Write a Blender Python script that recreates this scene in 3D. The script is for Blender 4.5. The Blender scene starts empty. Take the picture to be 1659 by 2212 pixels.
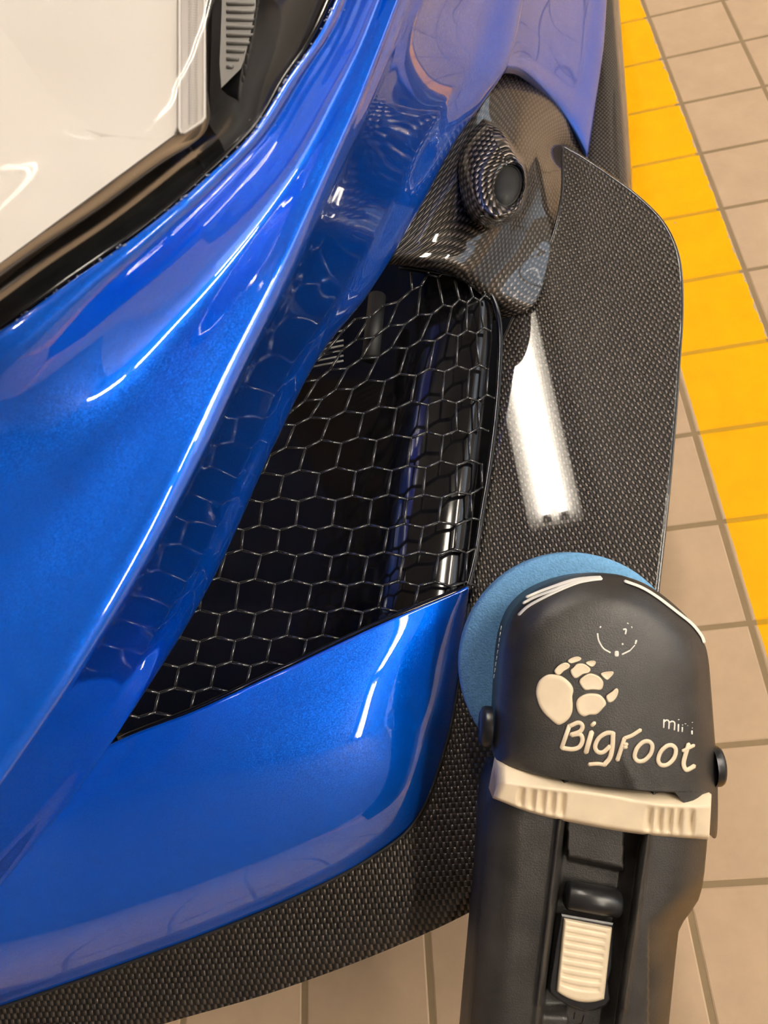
import bpy, bmesh, math, random
import numpy as np
from mathutils import Vector, Matrix, Euler

random.seed(7)
S = bpy.context.scene
COL = S.collection

# ------------------------------------------------------------------ camera
W, H, F = 1659.0, 2212.0, 1661.0
CAM_POS = Vector((-.294664, -1.127219, .682004))
CAM_ROT = Euler((math.radians(28.7054), math.radians(11.5953), math.radians(-2.5976)), 'XYZ')
RM = CAM_ROT.to_matrix()
cd = bpy.data.cameras.new('camera'); cam = bpy.data.objects.new('camera', cd); COL.objects.link(cam)
cam.location = CAM_POS; cam.rotation_euler = CAM_ROT
cd.sensor_fit = 'HORIZONTAL'; cd.lens = 6.86; cd.sensor_width = 6.86 * W / F
cd.clip_start = .01; cd.clip_end = 60
cd.dof.use_dof = True; cd.dof.focus_distance = .43; cd.dof.aperture_fstop = 4.0
S.camera = cam

# ------------------------------------------------------------------ view, world
vs = S.view_settings
S.display_settings.display_device = 'sRGB'
vs.view_transform = 'Standard'; vs.look = 'None'; vs.gamma = 1; vs.use_curve_mapping = False
vs.exposure = 0.06
w = bpy.data.worlds.new('world'); S.world = w; w.use_nodes = True
wb = w.node_tree.nodes['Background']
wb.inputs[0].default_value = (.74, .86, 1.0, 1); wb.inputs[1].default_value = 2.6

# ------------------------------------------------------------------ pixel helpers
def ray(x, y): return RM @ Vector(((x - W / 2) / F, -(y - H / 2) / F, -1))
def PZ(x, y, z):
    d = ray(x, y); return CAM_POS + d * ((z - CAM_POS.z) / d.z)
def PD(x, y, d): return CAM_POS + ray(x, y) * d
CAM_AX = RM @ Vector((0, 0, 1))          # towards the camera

# ------------------------------------------------------------------ materials
def nt(name):
    m = bpy.data.materials.new(name); m.use_nodes = True
    return m, m.node_tree.nodes, m.node_tree.links, m.node_tree.nodes['Principled BSDF']
def plain(name, col, rough=.5, metal=0., coat=0., coat_r=.03, spec=.5, noise=0., nscale=40, bump=0., bscale=400, bdist=.0004):
    m, n, l, b = nt(name)
    b.inputs['Base Color'].default_value = (*col, 1); b.inputs['Roughness'].default_value = rough
    b.inputs['Metallic'].default_value = metal; b.inputs['Coat Weight'].default_value = coat
    b.inputs['Coat Roughness'].default_value = coat_r; b.inputs['Specular IOR Level'].default_value = spec
    tc = n.new('ShaderNodeTexCoord')
    if noise:
        t = n.new('ShaderNodeTexNoise'); t.inputs['Scale'].default_value = nscale; t.inputs['Detail'].default_value = 4
        l.new(tc.outputs['Object'], t.inputs['Vector'])
        r = n.new('ShaderNodeMapRange'); r.inputs[1].default_value = .3; r.inputs[2].default_value = .7
        r.inputs[3].default_value = 1 - noise; r.inputs[4].default_value = 1 + noise
        l.new(t.outputs[0], r.inputs[0])
        mx = n.new('ShaderNodeVectorMath'); mx.operation = 'SCALE'; mx.inputs[0].default_value = col
        l.new(r.outputs[0], mx.inputs['Scale']); l.new(mx.outputs[0], b.inputs['Base Color'])
    if bump:
        t = n.new('ShaderNodeTexNoise'); t.inputs['Scale'].default_value = bscale; t.inputs['Detail'].default_value = 2
        l.new(tc.outputs['Object'], t.inputs['Vector'])
        bp = n.new('ShaderNodeBump'); bp.inputs['Strength'].default_value = bump; bp.inputs['Distance'].default_value = bdist
        l.new(t.outputs[0], bp.inputs['Height']); l.new(bp.outputs[0], b.inputs['Normal'])
    return m

def math_node(n, l, op, a, b=None, c=None):
    x = n.new('ShaderNodeMath'); x.operation = op
    for i, v in enumerate((a, b, c)):
        if v is None: continue
        if isinstance(v, (int, float)): x.inputs[i].default_value = v
        else: l.new(v, x.inputs[i])
    return x.outputs[0]

def paint():
    m, n, l, b = nt('blue_metallic_paint')
    tc = n.new('ShaderNodeTexCoord')
    v = n.new('ShaderNodeTexVoronoi'); v.inputs['Scale'].default_value = 2600
    l.new(tc.outputs['Object'], v.inputs['Vector'])
    mixn = n.new('ShaderNodeVectorMath'); mixn.operation = 'SUBTRACT'; mixn.inputs[1].default_value = (.5, .5, .5)
    l.new(v.outputs['Color'], mixn.inputs[0])
    sc = n.new('ShaderNodeVectorMath'); sc.operation = 'SCALE'; sc.inputs['Scale'].default_value = .22
    l.new(mixn.outputs[0], sc.inputs[0])
    g = n.new('ShaderNodeNewGeometry')
    ad = n.new('ShaderNodeVectorMath'); ad.operation = 'ADD'
    l.new(g.outputs['Normal'], ad.inputs[0]); l.new(sc.outputs[0], ad.inputs[1])
    nm = n.new('ShaderNodeVectorMath'); nm.operation = 'NORMALIZE'; l.new(ad.outputs[0], nm.inputs[0])
    l.new(nm.outputs[0], b.inputs['Normal'])
    b.inputs['Base Color'].default_value = (.0, .112, .74, 1)
    b.inputs['Metallic'].default_value = .55; b.inputs['Roughness'].default_value = .38; b.inputs['Specular IOR Level'].default_value = .1; b.inputs['Specular Tint'].default_value = (.0, .08, .45, 1)
    b.inputs['Coat Weight'].default_value = 1; b.inputs['Coat Roughness'].default_value = .015; b.inputs['Coat IOR'].default_value = 1.85
    l.new(g.outputs['Normal'], b.inputs['Coat Normal'])
    return m

def carbon(name, px, py, rot=0., bright=1., dist=.0006):
    m, n, l, b = nt(name)
    uv = n.new('ShaderNodeUVMap'); mp = n.new('ShaderNodeMapping')
    mp.inputs['Rotation'].default_value = (0, 0, rot)
    mp.inputs['Scale'].default_value = (1 / px, 1 / py, 1)
    l.new(uv.outputs[0], mp.inputs[0])
    sp = n.new('ShaderNodeSeparateXYZ'); l.new(mp.outputs[0], sp.inputs[0])
    X, Y = sp.outputs[0], sp.outputs[1]
    fx = math_node(n, l, 'FRACT', X); fy = math_node(n, l, 'FRACT', Y)
    ix = math_node(n, l, 'FLOOR', X); iy = math_node(n, l, 'FLOOR', Y)
    par = math_node(n, l, 'FLOORED_MODULO', math_node(n, l, 'ADD', ix, iy), 2.)
    sx = math_node(n, l, 'SINE', math_node(n, l, 'MULTIPLY', fx, math.pi))
    sy = math_node(n, l, 'SINE', math_node(n, l, 'MULTIPLY', fy, math.pi))
    # tow running along x bulges over its length; the other sits lower
    h1 = math_node(n, l, 'MULTIPLY', math_node(n, l, 'POWER', sx, .6), math_node(n, l, 'POWER', sy, .5))
    hh = math_node(n, l, 'MULTIPLY', h1, math_node(n, l, 'ADD', math_node(n, l, 'MULTIPLY', par, .5), .5))
    bp = n.new('ShaderNodeBump'); bp.inputs['Strength'].default_value = .9; bp.inputs['Distance'].default_value = dist
    l.new(hh, bp.inputs['Height']); l.new(bp.outputs[0], b.inputs['Normal'])
    mx = n.new('ShaderNodeMix'); mx.data_type = 'RGBA'
    mx.inputs[6].default_value = (.018, .016, .014, 1); mx.inputs[7].default_value = (.25 * bright, .21 * bright, .175 * bright, 1)
    l.new(math_node(n, l, 'MULTIPLY', par, math_node(n, l, 'POWER', h1, 1.2)), mx.inputs[0])  # glint of one tow direction is put into the base colour
    l.new(mx.outputs[2], b.inputs['Base Color'])
    b.inputs['Metallic'].default_value = .75; b.inputs['Roughness'].default_value = .38
    b.inputs['Coat Weight'].default_value = 1.; b.inputs['Coat Roughness'].default_value = .02; b.inputs['Coat IOR'].default_value = 1.5
    g = n.new('ShaderNodeNewGeometry'); l.new(g.outputs['Normal'], b.inputs['Coat Normal'])
    return m

def floor_mat(name, tile):
    """beige tile (or grout) with the yellow floor line painted across one column"""
    m, n, l, b = nt(name)
    g = n.new('ShaderNodeNewGeometry'); sp = n.new('ShaderNodeSeparateXYZ'); l.new(g.outputs['Position'], sp.inputs[0])
    X, Y = sp.outputs[0], sp.outputs[1]
    t = n.new('ShaderNodeTexNoise'); t.inputs['Scale'].default_value = 55; t.inputs['Detail'].default_value = 6; t.inputs['Roughness'].default_value = .65
    l.new(g.outputs['Position'], t.inputs['Vector'])
    wob = math_node(n, l, 'MULTIPLY', math_node(n, l, 'SUBTRACT', t.outputs[0], .5), .016)
    xr = math_node(n, l, 'ADD', X, wob)
    inr = math_node(n, l, 'LESS_THAN', xr, -.0035 if tile else -.006)
    inl = math_node(n, l, 'GREATER_THAN', math_node(n, l, 'ADD', X, math_node(n, l, 'MULTIPLY', wob, .15)), -.0945)
    mask = math_node(n, l, 'MULTIPLY', inr, inl)
    t2 = n.new('ShaderNodeTexNoise'); t2.inputs['Scale'].default_value = 62; t2.inputs['Detail'].default_value = 2
    l.new(g.outputs['Position'], t2.inputs['Vector'])
    worn = math_node(n, l, 'LESS_THAN', t2.outputs[0], .752)
    mask = math_node(n, l, 'MULTIPLY', mask, worn)
    r = n.new('ShaderNodeMapRange'); r.inputs[1].default_value = .25; r.inputs[2].default_value = .75
    r.inputs[3].default_value = .90; r.inputs[4].default_value = 1.08
    t3 = n.new('ShaderNodeTexNoise'); t3.inputs['Scale'].default_value = 18; t3.inputs['Detail'].default_value = 8; t3.inputs['Roughness'].default_value = .7
    l.new(g.outputs['Position'], t3.inputs['Vector']); l.new(t3.outputs[0], r.inputs[0])
    base = n.new('ShaderNodeMix'); base.data_type = 'RGBA'
    base.inputs[6].default_value = ((.495, .355, .235, 1) if tile else (.245, .175, .10, 1))
    base.inputs[7].default_value = ((.96, .44, .0, 1) if tile else (.52, .28, .02, 1))
    l.new(mask, base.inputs[0])
    sc = n.new('ShaderNodeVectorMath'); sc.operation = 'SCALE'; l.new(base.outputs[2], sc.inputs[0]); l.new(r.outputs[0], sc.inputs['Scale'])
    l.new(sc.outputs[0], b.inputs['Base Color'])
    b.inputs['Roughness'].default_value = .5 if tile else .8
    b.inputs['Specular IOR Level'].default_value = .12
    bp = n.new('ShaderNodeBump'); bp.inputs['Strength'].default_value = .15; bp.inputs['Distance'].default_value = .0005
    l.new(t3.outputs[0], bp.inputs['Height']); l.new(bp.outputs[0], b.inputs['Normal'])
    return m

def emis(name, col, s):
    m, n, l, b = nt(name)
    b.inputs['Base Color'].default_value = (*col, 1); b.inputs['Emission Color'].default_value = (*col, 1)
    b.inputs['Emission Strength'].default_value = s
    return m

def clear_cover(name, ior=1.5):
    m = bpy.data.materials.new(name); m.use_nodes = True; n = m.node_tree.nodes; l = m.node_tree.links
    n.remove(n['Principled BSDF'])
    t = n.new('ShaderNodeBsdfTransparent'); g = n.new('ShaderNodeBsdfGlossy'); g.inputs['Roughness'].default_value = .02
    f = n.new('ShaderNodeFresnel'); f.inputs[0].default_value = ior
    x = n.new('ShaderNodeMixShader'); l.new(f.outputs[0], x.inputs[0]); l.new(t.outputs[0], x.inputs[1]); l.new(g.outputs[0], x.inputs[2])
    l.new(x.outputs[0], n['Material Output'].inputs[0]); return m

M = {}
M['paint'] = paint()
M['carbon'] = carbon('carbon_weave', .0020, .0030, 0, .62)
M['carbon_panel'] = carbon('carbon_weave_panel', .0027, .0040, .25, .75)
M['carbon_pod'] = carbon('carbon_weave_pod', .0042, .0042, .6, 2.2, .0016)  # colour lightened further to carry the highlights on each tow
M['tile'] = floor_mat('beige_tile', True)
M['grout'] = floor_mat('grout', False)
M['gloss_black'] = plain('gloss_black_plastic', (.005, .005, .006), .10, spec=.5)
M['edge_gloss'] = plain('carbon_edge_gloss', (.02, .018, .016), .12, coat=1.)
M['mesh_black'] = plain('mesh_black', (.016, .016, .017), .17, coat=1.)
M['matte_black'] = plain('matte_black', (.012, .012, .013), .55)
M['rubber'] = plain('tool_black_rubber', (.026, .0235, .0215), .40, spec=.5, noise=.35, nscale=60, bump=.35, bscale=1500, bdist=.0004)
M['rubber_smooth'] = plain('tool_black_smooth', (.012, .012, .013), .3)
M['cream'] = plain('tool_cream_plastic', (.80, .66, .47), .45, noise=.06, nscale=90)
M['white_print'] = plain('tool_white_print', (.82, .78, .70), .5)
M['foam'] = plain('blue_foam', (.17, .38, .62), .85, spec=.15, noise=.12, nscale=500, bump=.6, bscale=900, bdist=.001)
M['lamp_white'] = plain('lamp_white', (.60, .565, .53), .55, spec=.2)
M['lamp_grey'] = plain('lamp_grey', (.22, .21, .20), .45)
M['clear'] = clear_cover('clear_plastic', 1.12)
M['drop'] = plain('trapped_moisture', (.16, .20, .34), .15, coat=1.)
M['guide'] = plain('light_guide_plastic', (.44, .41, .385), .3)
M['sensor'] = plain('sensor_black', (.028, .027, .025), .55, spec=.25)
M['wall'] = plain('wall_paint', (.62, .60, .57), .8, noise=.04, nscale=3)
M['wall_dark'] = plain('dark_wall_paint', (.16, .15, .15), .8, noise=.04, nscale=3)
M['ceiling'] = plain('ceiling_paint', (.20, .19, .18), .85)  # kept dark to weaken its reflection in the car paint
M['frame'] = plain('white_metal', (.75, .75, .74), .4)
M['glass'] = clear_cover('window_glass')
M['tube'] = emis('tube_glow', (1.0, .90, .76), 92)

# ------------------------------------------------------------------ object helpers
def new_obj(name, verts, faces, mat, parent=None, smooth=True, uvs=None, recalc=False):
    off = parent_world(parent)
    me = bpy.data.meshes.new(name)
    me.from_pydata([tuple(Vector(v) - off) for v in verts], [], faces)
    if uvs is not None:
        ul = me.uv_layers.new(name='UVMap')
        for lp in me.loops: ul.data[lp.index].uv = uvs[lp.vertex_index]
    if recalc:
        bm = bmesh.new(); bm.from_mesh(me); bmesh.ops.recalc_face_normals(bm, faces=bm.faces); bm.to_mesh(me); bm.free()
    if smooth: me.polygons.foreach_set('use_smooth', [True] * len(me.polygons))
    me.materials.append(M[mat]); me.update()
    o = bpy.data.objects.new(name, me); COL.objects.link(o)
    if parent: o.parent = parent
    return o
def parent_world(p):
    v = Vector((0, 0, 0))
    while p is not None: v = v + p.location; p = p.parent
    return v
def thing(name, label, cat, loc, group=None):
    o = bpy.data.objects.new(name, None); COL.objects.link(o); o.location = loc; o.empty_display_size = .05
    o['label'] = label; o['category'] = cat
    if group: o['group'] = group
    return o
def tag(o, label, cat=None, group=None, kind=None):
    if label: o['label'] = label
    if cat: o['category'] = cat
    if group: o['group'] = group
    if kind: o['kind'] = kind
    return o
def structure(o, label=None, cat=None):
    o['kind'] = 'structure'
    if label: o['label'] = label
    if cat: o['category'] = cat
    return o

def catmull(P, n):
    """P (k,d) -> (n,d) through the points"""
    P = np.asarray(P, float); k = len(P)
    Q = np.vstack([2 * P[0] - P[1], P, 2 * P[-1] - P[-2]])
    t = np.linspace(0, k - 1, n); i = np.minimum(t.astype(int), k - 2); u = (t - i)[:, None]
    a, b, c, d = Q[i], Q[i + 1], Q[i + 2], Q[i + 3]
    return .5 * (2 * b + (c - a) * u + (2 * a - 5 * b + 4 * c - d) * u * u + (3 * b - a - 3 * c + d) * u ** 3)
def hermite(P, K, n):
    """cubic through P (k,...) with knots K, sampled evenly in index space"""
    P = np.asarray(P, float); k = len(P); h = np.diff(K); sh = (-1,) + (1,) * (P.ndim - 1)
    D = np.diff(P, axis=0) / h.reshape(sh)
    Tn = np.empty_like(P); Tn[0] = D[0]; Tn[-1] = D[-1]
    w1 = (h[1:] / (h[:-1] + h[1:])).reshape(sh)
    if k > 2: Tn[1:-1] = D[:-1] * w1 + D[1:] * (1 - w1)
    t = np.linspace(0, k - 1, n); i = np.minimum(t.astype(int), k - 2); u = (t - i).reshape(sh); hh = h[i].reshape(sh)
    return (2 * u ** 3 - 3 * u ** 2 + 1) * P[i] + (u ** 3 - 2 * u ** 2 + u) * hh * Tn[i] + (3 * u ** 2 - 2 * u ** 3) * P[i + 1] + (u ** 3 - u ** 2) * hh * Tn[i + 1]
def cat_grid(G, nu, nv):
    G = np.asarray(G, float)
    def knots(A): return np.concatenate([[0], np.cumsum(np.maximum(1e-5, np.linalg.norm(np.diff(A, axis=0), axis=2).mean(axis=1)))])
    A = hermite(G, knots(G), nu)
    B = np.swapaxes(A, 0, 1)
    return np.swapaxes(hermite(B, knots(B), nv), 0, 1)
def grid_mesh(name, A, mat, parent, thick=0., uv='xy', toward=None):
    nu, nv = A.shape[:2]
    V = A.reshape(-1, 3)
    Fc = [(i * nv + j, i * nv + j + 1, (i + 1) * nv + j + 1, (i + 1) * nv + j) for i in range(nu - 1) for j in range(nv - 1)]
    a, b = A[nu // 2, nv // 2], None
    n = np.cross(A[nu // 2, nv // 2 + 1] - a, A[nu // 2 + 1, nv // 2] - a)
    tgt = np.array(CAM_POS if toward is None else toward) - a
    if n.dot(tgt) < 0: Fc = [f[::-1] for f in Fc]
    if uv == 'xy': U = [(v[0], v[1]) for v in V]
    else:
        du = np.concatenate([np.zeros((1, nv)), np.cumsum(np.linalg.norm(np.diff(A, axis=0), axis=2), axis=0)])
        dv = np.concatenate([np.zeros((nu, 1)), np.cumsum(np.linalg.norm(np.diff(A, axis=1), axis=2), axis=1)], axis=1)
        dv = dv - dv[:, nv // 2:nv // 2 + 1]
        U = list(zip(dv.ravel(), du.ravel()))
    o = new_obj(name, V, Fc, mat, parent, uvs=U)
    if thick:
        s = o.modifiers.new('thickness', 'SOLIDIFY'); s.thickness = thick; s.offset = -1
    return o
def px_surf(name, ctrl, nu, nv, mat, parent, thick=0., uv='xy'):
    G = [[tuple(PZ(*c)) for c in row] for row in ctrl]
    return grid_mesh(name, cat_grid(G, nu, nv), mat, parent, thick, uv)
def tube_geo(P, r, seg=8, closed=False, V=None, Fc=None):
    """tube along world polyline P"""
    V = [] if V is None else V; Fc = [] if Fc is None else Fc
    P = [Vector(p) for p in P]; k = len(P); base = len(V)
    for i, p in enumerate(P):
        t = (P[(i + 1) % k] - P[i - 1]) if closed else (P[min(i + 1, k - 1)] - P[max(i - 1, 0)])
        t.normalize()
        a = t.cross(Vector((.31, .52, .79))).normalized(); b = t.cross(a)
        rr = r[i] if isinstance(r, (list, tuple)) else r
        for s in range(seg):
            q = 2 * math.pi * s / seg; V.append(p + (a * math.cos(q) + b * math.sin(q)) * rr)
    m = k if closed else k - 1
    for i in range(m):
        for s in range(seg):
            i2 = (i + 1) % k; s2 = (s + 1) % seg
            Fc.append((base + i * seg + s, base + i * seg + s2, base + i2 * seg + s2, base + i2 * seg + s))
    if not closed:
        Fc.append(tuple(base + s for s in range(seg))[::-1]); Fc.append(tuple(base + (k - 1) * seg + s for s in range(seg)))
    return V, Fc
def tube(name, P, r, mat, parent, seg=8, closed=False):
    V, Fc = tube_geo(P, r, seg, closed); return new_obj(name, V, Fc, mat, parent, recalc=True)
def box_geo(x0, x1, y0, y1, z0, z1):
    V = [(x, y, z) for z in (z0, z1) for y in (y0, y1) for x in (x0, x1)]
    return V, [(0, 2, 3, 1), (4, 5, 7, 6), (0, 1, 5, 4), (2, 6, 7, 3), (0, 4, 6, 2), (1, 3, 7, 5)]
def box(name, b, mat, parent=None, bevel=0.):
    o = new_obj(name, *box_geo(*b), mat, parent, smooth=False)
    if bevel:
        m = o.modifiers.new('bevel', 'BEVEL'); m.width = bevel; m.segments = 2
    return o

# ------------------------------------------------------------------ the place: floor, walls, ceiling, lamps
T = .1
X0, X1, Y0, Y1, ZC = -4.0, 3.0, -4.0, 5.0, 2.9
floor = structure(box('floor', (X0, X1, Y0, Y1, -.06, -.0006), 'grout'), 'beige tiled workshop floor with a yellow painted line')
def tile_geo(V, Fc, cx, cy, g=.0024, bv=.0012, dz=0.):
    h = T / 2 - g; b = len(V)
    for (s, z) in ((h, -.003), (h, -.0005 + dz), (h - bv, dz)):
        for sx, sy in ((-1, -1), (1, -1), (1, 1), (-1, 1)): V.append((cx + sx * s, cy + sy * s, z))
    for k in (0, 4):
        for s in range(4):
            s2 = (s + 1) % 4; Fc.append((b + k + s, b + k + s2, b + k + 4 + s2, b + k + 4 + s))
    Fc.append((b + 8, b + 9, b + 10, b + 11))
V, Fc = [], []; tile_geo(V, Fc, 0, 0)
tile_me = bpy.data.meshes.new('tile'); tile_me.from_pydata(V, [], Fc); tile_me.materials.append(M['tile'])
NX0, NX1, NY0, NY1 = -9, 5, -15, 5            # the tiles that are objects of their own
for i in range(NX0, NX1):
    for j in range(NY0, NY1):
        o = bpy.data.objects.new('yellow_tile' if i == -1 else 'tile', tile_me); COL.objects.link(o)
        o.parent = floor; o.location = ((i + .5) * T, (j + .5) * T, random.uniform(-.0002, .0001))
V, Fc = [], []
for i in range(int(X0 / T), int(X1 / T)):
    for j in range(int(Y0 / T), int(Y1 / T)):
        if NX0 <= i < NX1 and NY0 <= j < NY1: continue
        tile_geo(V, Fc, (i + .5) * T, (j + .5) * T)
o = new_obj('tile_field', V, Fc, 'tile', floor, smooth=False); o['kind'] = 'stuff'

structure(box('ceiling', (X0, X1, Y0, Y1, ZC, ZC + .1), 'ceiling'), 'dark grey ceiling of the workshop')
structure(box('wall_left', (X0 - .1, X0, Y0, Y1, 0, ZC), 'wall'), 'plain workshop wall left of the car')
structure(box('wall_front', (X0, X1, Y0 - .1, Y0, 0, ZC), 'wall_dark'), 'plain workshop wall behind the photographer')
structure(box('wall_back', (X0, X1, Y1, Y1 + .1, 0, ZC), 'wall'), 'plain workshop wall at the far end')
# right wall with a band of windows
WY0, WY1, WZ0, WZ1 = -2.2, 3.4, 1.0, 2.3
V, Fc = [], []
for b in ((X1, X1 + .1, Y0, WY0, 0, ZC), (X1, X1 + .1, WY1, Y1, 0, ZC), (X1, X1 + .1, WY0, WY1, 0, WZ0), (X1, X1 + .1, WY0, WY1, WZ1, ZC)):
    v, f = box_geo(*b); k = len(V); V += v; Fc += [tuple(q + k for q in t) for t in f]
structure(new_obj('wall_right', V, Fc, 'wall', smooth=False), 'workshop wall with a band of windows')
NW = 4
for k in range(NW):
    a = WY0 + (WY1 - WY0) * k / NW; c = WY0 + (WY1 - WY0) * (k + 1) / NW
    V, Fc = [], []
    for b in ((a, a + .04, WZ0, WZ1), (c - .04, c, WZ0, WZ1), (a, c, WZ0, WZ0 + .04), (a, c, WZ1 - .04, WZ1)):
        v, f = box_geo(X1 + .02, X1 + .07, *b); q = len(V); V += v; Fc += [tuple(i + q for i in t) for t in f]
    wo = structure(new_obj('window_%d' % (k + 1), V, Fc, 'frame', smooth=False), 'white framed window in the right wall')
    box('pane', (X1 + .04, X1 + .046, a + .03, c - .03, WZ0 + .03, WZ1 - .03), 'glass', wo)

LAMPS = [((-.145, .49), .063), ((-1.9, .35), 0.), ((1.45, -1.35), 0.), ((-.31, 2.9), 0.), ((2.5, -1.2), 0.), ((1.5, -3.1), 0.)]  # the last one is an added fill, to brighten the floor ahead of the splitter
LN = ['twin tube ceiling lamp nearest the car corner', 'twin tube ceiling lamp over the car roof', 'twin tube ceiling lamp right of the car nose',
      'twin tube ceiling lamp at the far end of the room', 'twin tube ceiling lamp nearest the windows',
      'added twin tube fill lamp in the corner right of the photographer']
def lamp(x, y, ang, label, L=1.5):
    t = thing('ceiling_lamp', label, 'lamp', (x, y, ZC - .09), 'twin tube ceiling lamps')
    def rot(px, py): return (x + px * math.cos(ang) - py * math.sin(ang), y + px * math.sin(ang) + py * math.cos(ang))
    V, Fc = box_geo(-.11, .11, -L / 2 - .04, L / 2 + .04, ZC - .05, ZC)
    new_obj('housing', [(*rot(v[0], v[1]), v[2]) for v in V], Fc, 'frame', t, smooth=False)
    for s in (-1, 1):
        P = [(*rot(s * .034, q), ZC - .085) for q in np.linspace(-L / 2, L / 2, 5)]
        tube('tube', P, .016, 'tube', t, 10)
        for e in (-1, 1):
            P = [(*rot(s * .034, e * (L / 2 + d)), ZC - .085) for d in (0, .03)]
            tube('tube_socket', P, .02, 'frame', t, 8)
for (p, a), nme in zip(LAMPS, LN): lamp(*p, a, nme)

# ------------------------------------------------------------------ the car
car = thing('sports_car', 'blue sports car front corner with carbon splitter and honeycomb intake', 'car', tuple(PZ(900, 1300, 0)))

def lerp(a, b, t): return a + (b - a) * t
# ---- bumper skin: from headlight seam over the ridge to the overhanging lower edge
# seam, crest, border in pixels, then heights of the three
ST = [((780, -160), (935, -160), (1170, -160), 0.538, 0.505, 0.372),
      ((725, 0), (870, 0), (1130, 0), 0.536, 0.500, 0.362),
      ((680, 90), (825, 120), (1096, 140), 0.535, 0.497, 0.356),
      ((625, 165), (785, 225), (1052, 208), 0.534, 0.494, 0.352),
      ((550, 280), (735, 340), (985, 300), 0.532, 0.491, 0.349),
      ((450, 380), (680, 465), (905, 450), 0.530, 0.488, 0.346),
      ((300, 505), (610, 620), (800, 625), 0.528, 0.485, 0.343),
      ((150, 610), (520, 800), (690, 765), 0.526, 0.480, 0.340),
      ((0, 715), (425, 1000), (588, 965), 0.523, 0.475, 0.337),
      ((-150, 800), (310, 1215), (458, 1250), 0.518, 0.468, 0.333),
      ((-300, 900), (165, 1450), (310, 1495), 0.513, 0.460, 0.328),
      ((-450, 1000), (0, 1690), (140, 1740), 0.508, 0.450, 0.322),
      ((-600, 1100), (-165, 1920), (-25, 1940), 0.503, 0.440, 0.315),
      ((-750, 1200), (-330, 2150), (-190, 2150), 0.498, 0.430, 0.308)]
rows = []
for (a, b, c, za, zb, zc) in ST:
    r = []
    for f, dz in ((0, 0), (.03, .001), (.33, -.004), (.62, -.006), (.84, -.0005), (.94, .0015), (1., 0)):
        r.append((lerp(a[0], b[0], f), lerp(a[1], b[1], f), lerp(za, zb, f) + dz))
    for f, dr in ((.04, .025), (.10, .085), (.2, .192), (.4, .40), (.7, .70), (1., 1.)):
        r.append((lerp(b[0], c[0], f), lerp(b[1], c[1], f), lerp(zb, zc, dr)))
    r.append((c[0] - 6, c[1] - 4, zc - .004)); r.append((c[0] - 60, c[1] - 30, zc - .012))
    rows.append(r)
px_surf('bumper_skin', rows, 150, 110, 'paint', car, .002)

# ---- fender bulge above the carbon side piece
FP = [(.372, [(1170, -160), (1200, -160), (1250, -160), (1300, -160), (1326, -160)]),
      (.361, [(1130, 0), (1158, 0), (1212, 0), (1275, 0), (1311, 0)]),
      (.357, [(1112, 75), (1140, 75), (1192, 85), (1262, 100), (1303, 110)]),
      (.354, [(1100, 125), (1128, 122), (1178, 142), (1245, 190), (1288, 215)]),
      (.351, [(1093, 150), (1122, 155), (1165, 188), (1222, 255), (1268, 335)])]
FE = [[(x, y, z - .15 * (x - r[0][0]) / (r[4][0] - r[0][0])) for x, y in r] for z, r in FP]
for r in FE: r.append((r[4][0] - 8, r[4][1], r[4][2] - .016))
FE.append([(x - 4, y + 7, z - .006) for x, y, z in FE[4]]); FE.append([(x - 22, y - 28, z - .018) for x, y, z in FE[4]])
px_surf('front_fender', FE, 90, 70, 'paint', car, .002)

# ---- carbon side piece that carries the parking sensor
SP = [[(990, 235, .333), (1080, 140, .325), (1150, 150, .295), (1222, 245, .242), (1275, 350, .190)],
      [(960, 300, .330), (1035, 262, .322), (1112, 248, .301), (1176, 297, .262), (1222, 328, .215)],
      [(900, 430, .326), (985, 415, .320), (1080, 420, .302), (1160, 428, .262), (1214, 432, .2350)],
      [(850, 525, .320), (935, 520, .314), (1030, 528, .299), (1125, 544, .261), (1191, 550, .2430)],
      [(835, 560, .316), (900, 566, .310), (985, 585, .296), (1068, 640, .260), (1126, 678, .2405)],
      [(830, 570, .311), (896, 576, .305), (978, 595, .291), (1062, 655, .254), (1080, 690, .2370)],
      [(822, 560, .300), (886, 566, .294), (966, 585, .280), (1045, 648, .246), (1060, 682, .2290)]]
px_surf('carbon_side_panel', SP, 100, 80, 'carbon_panel', car, .0015, uv='arc')

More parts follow.
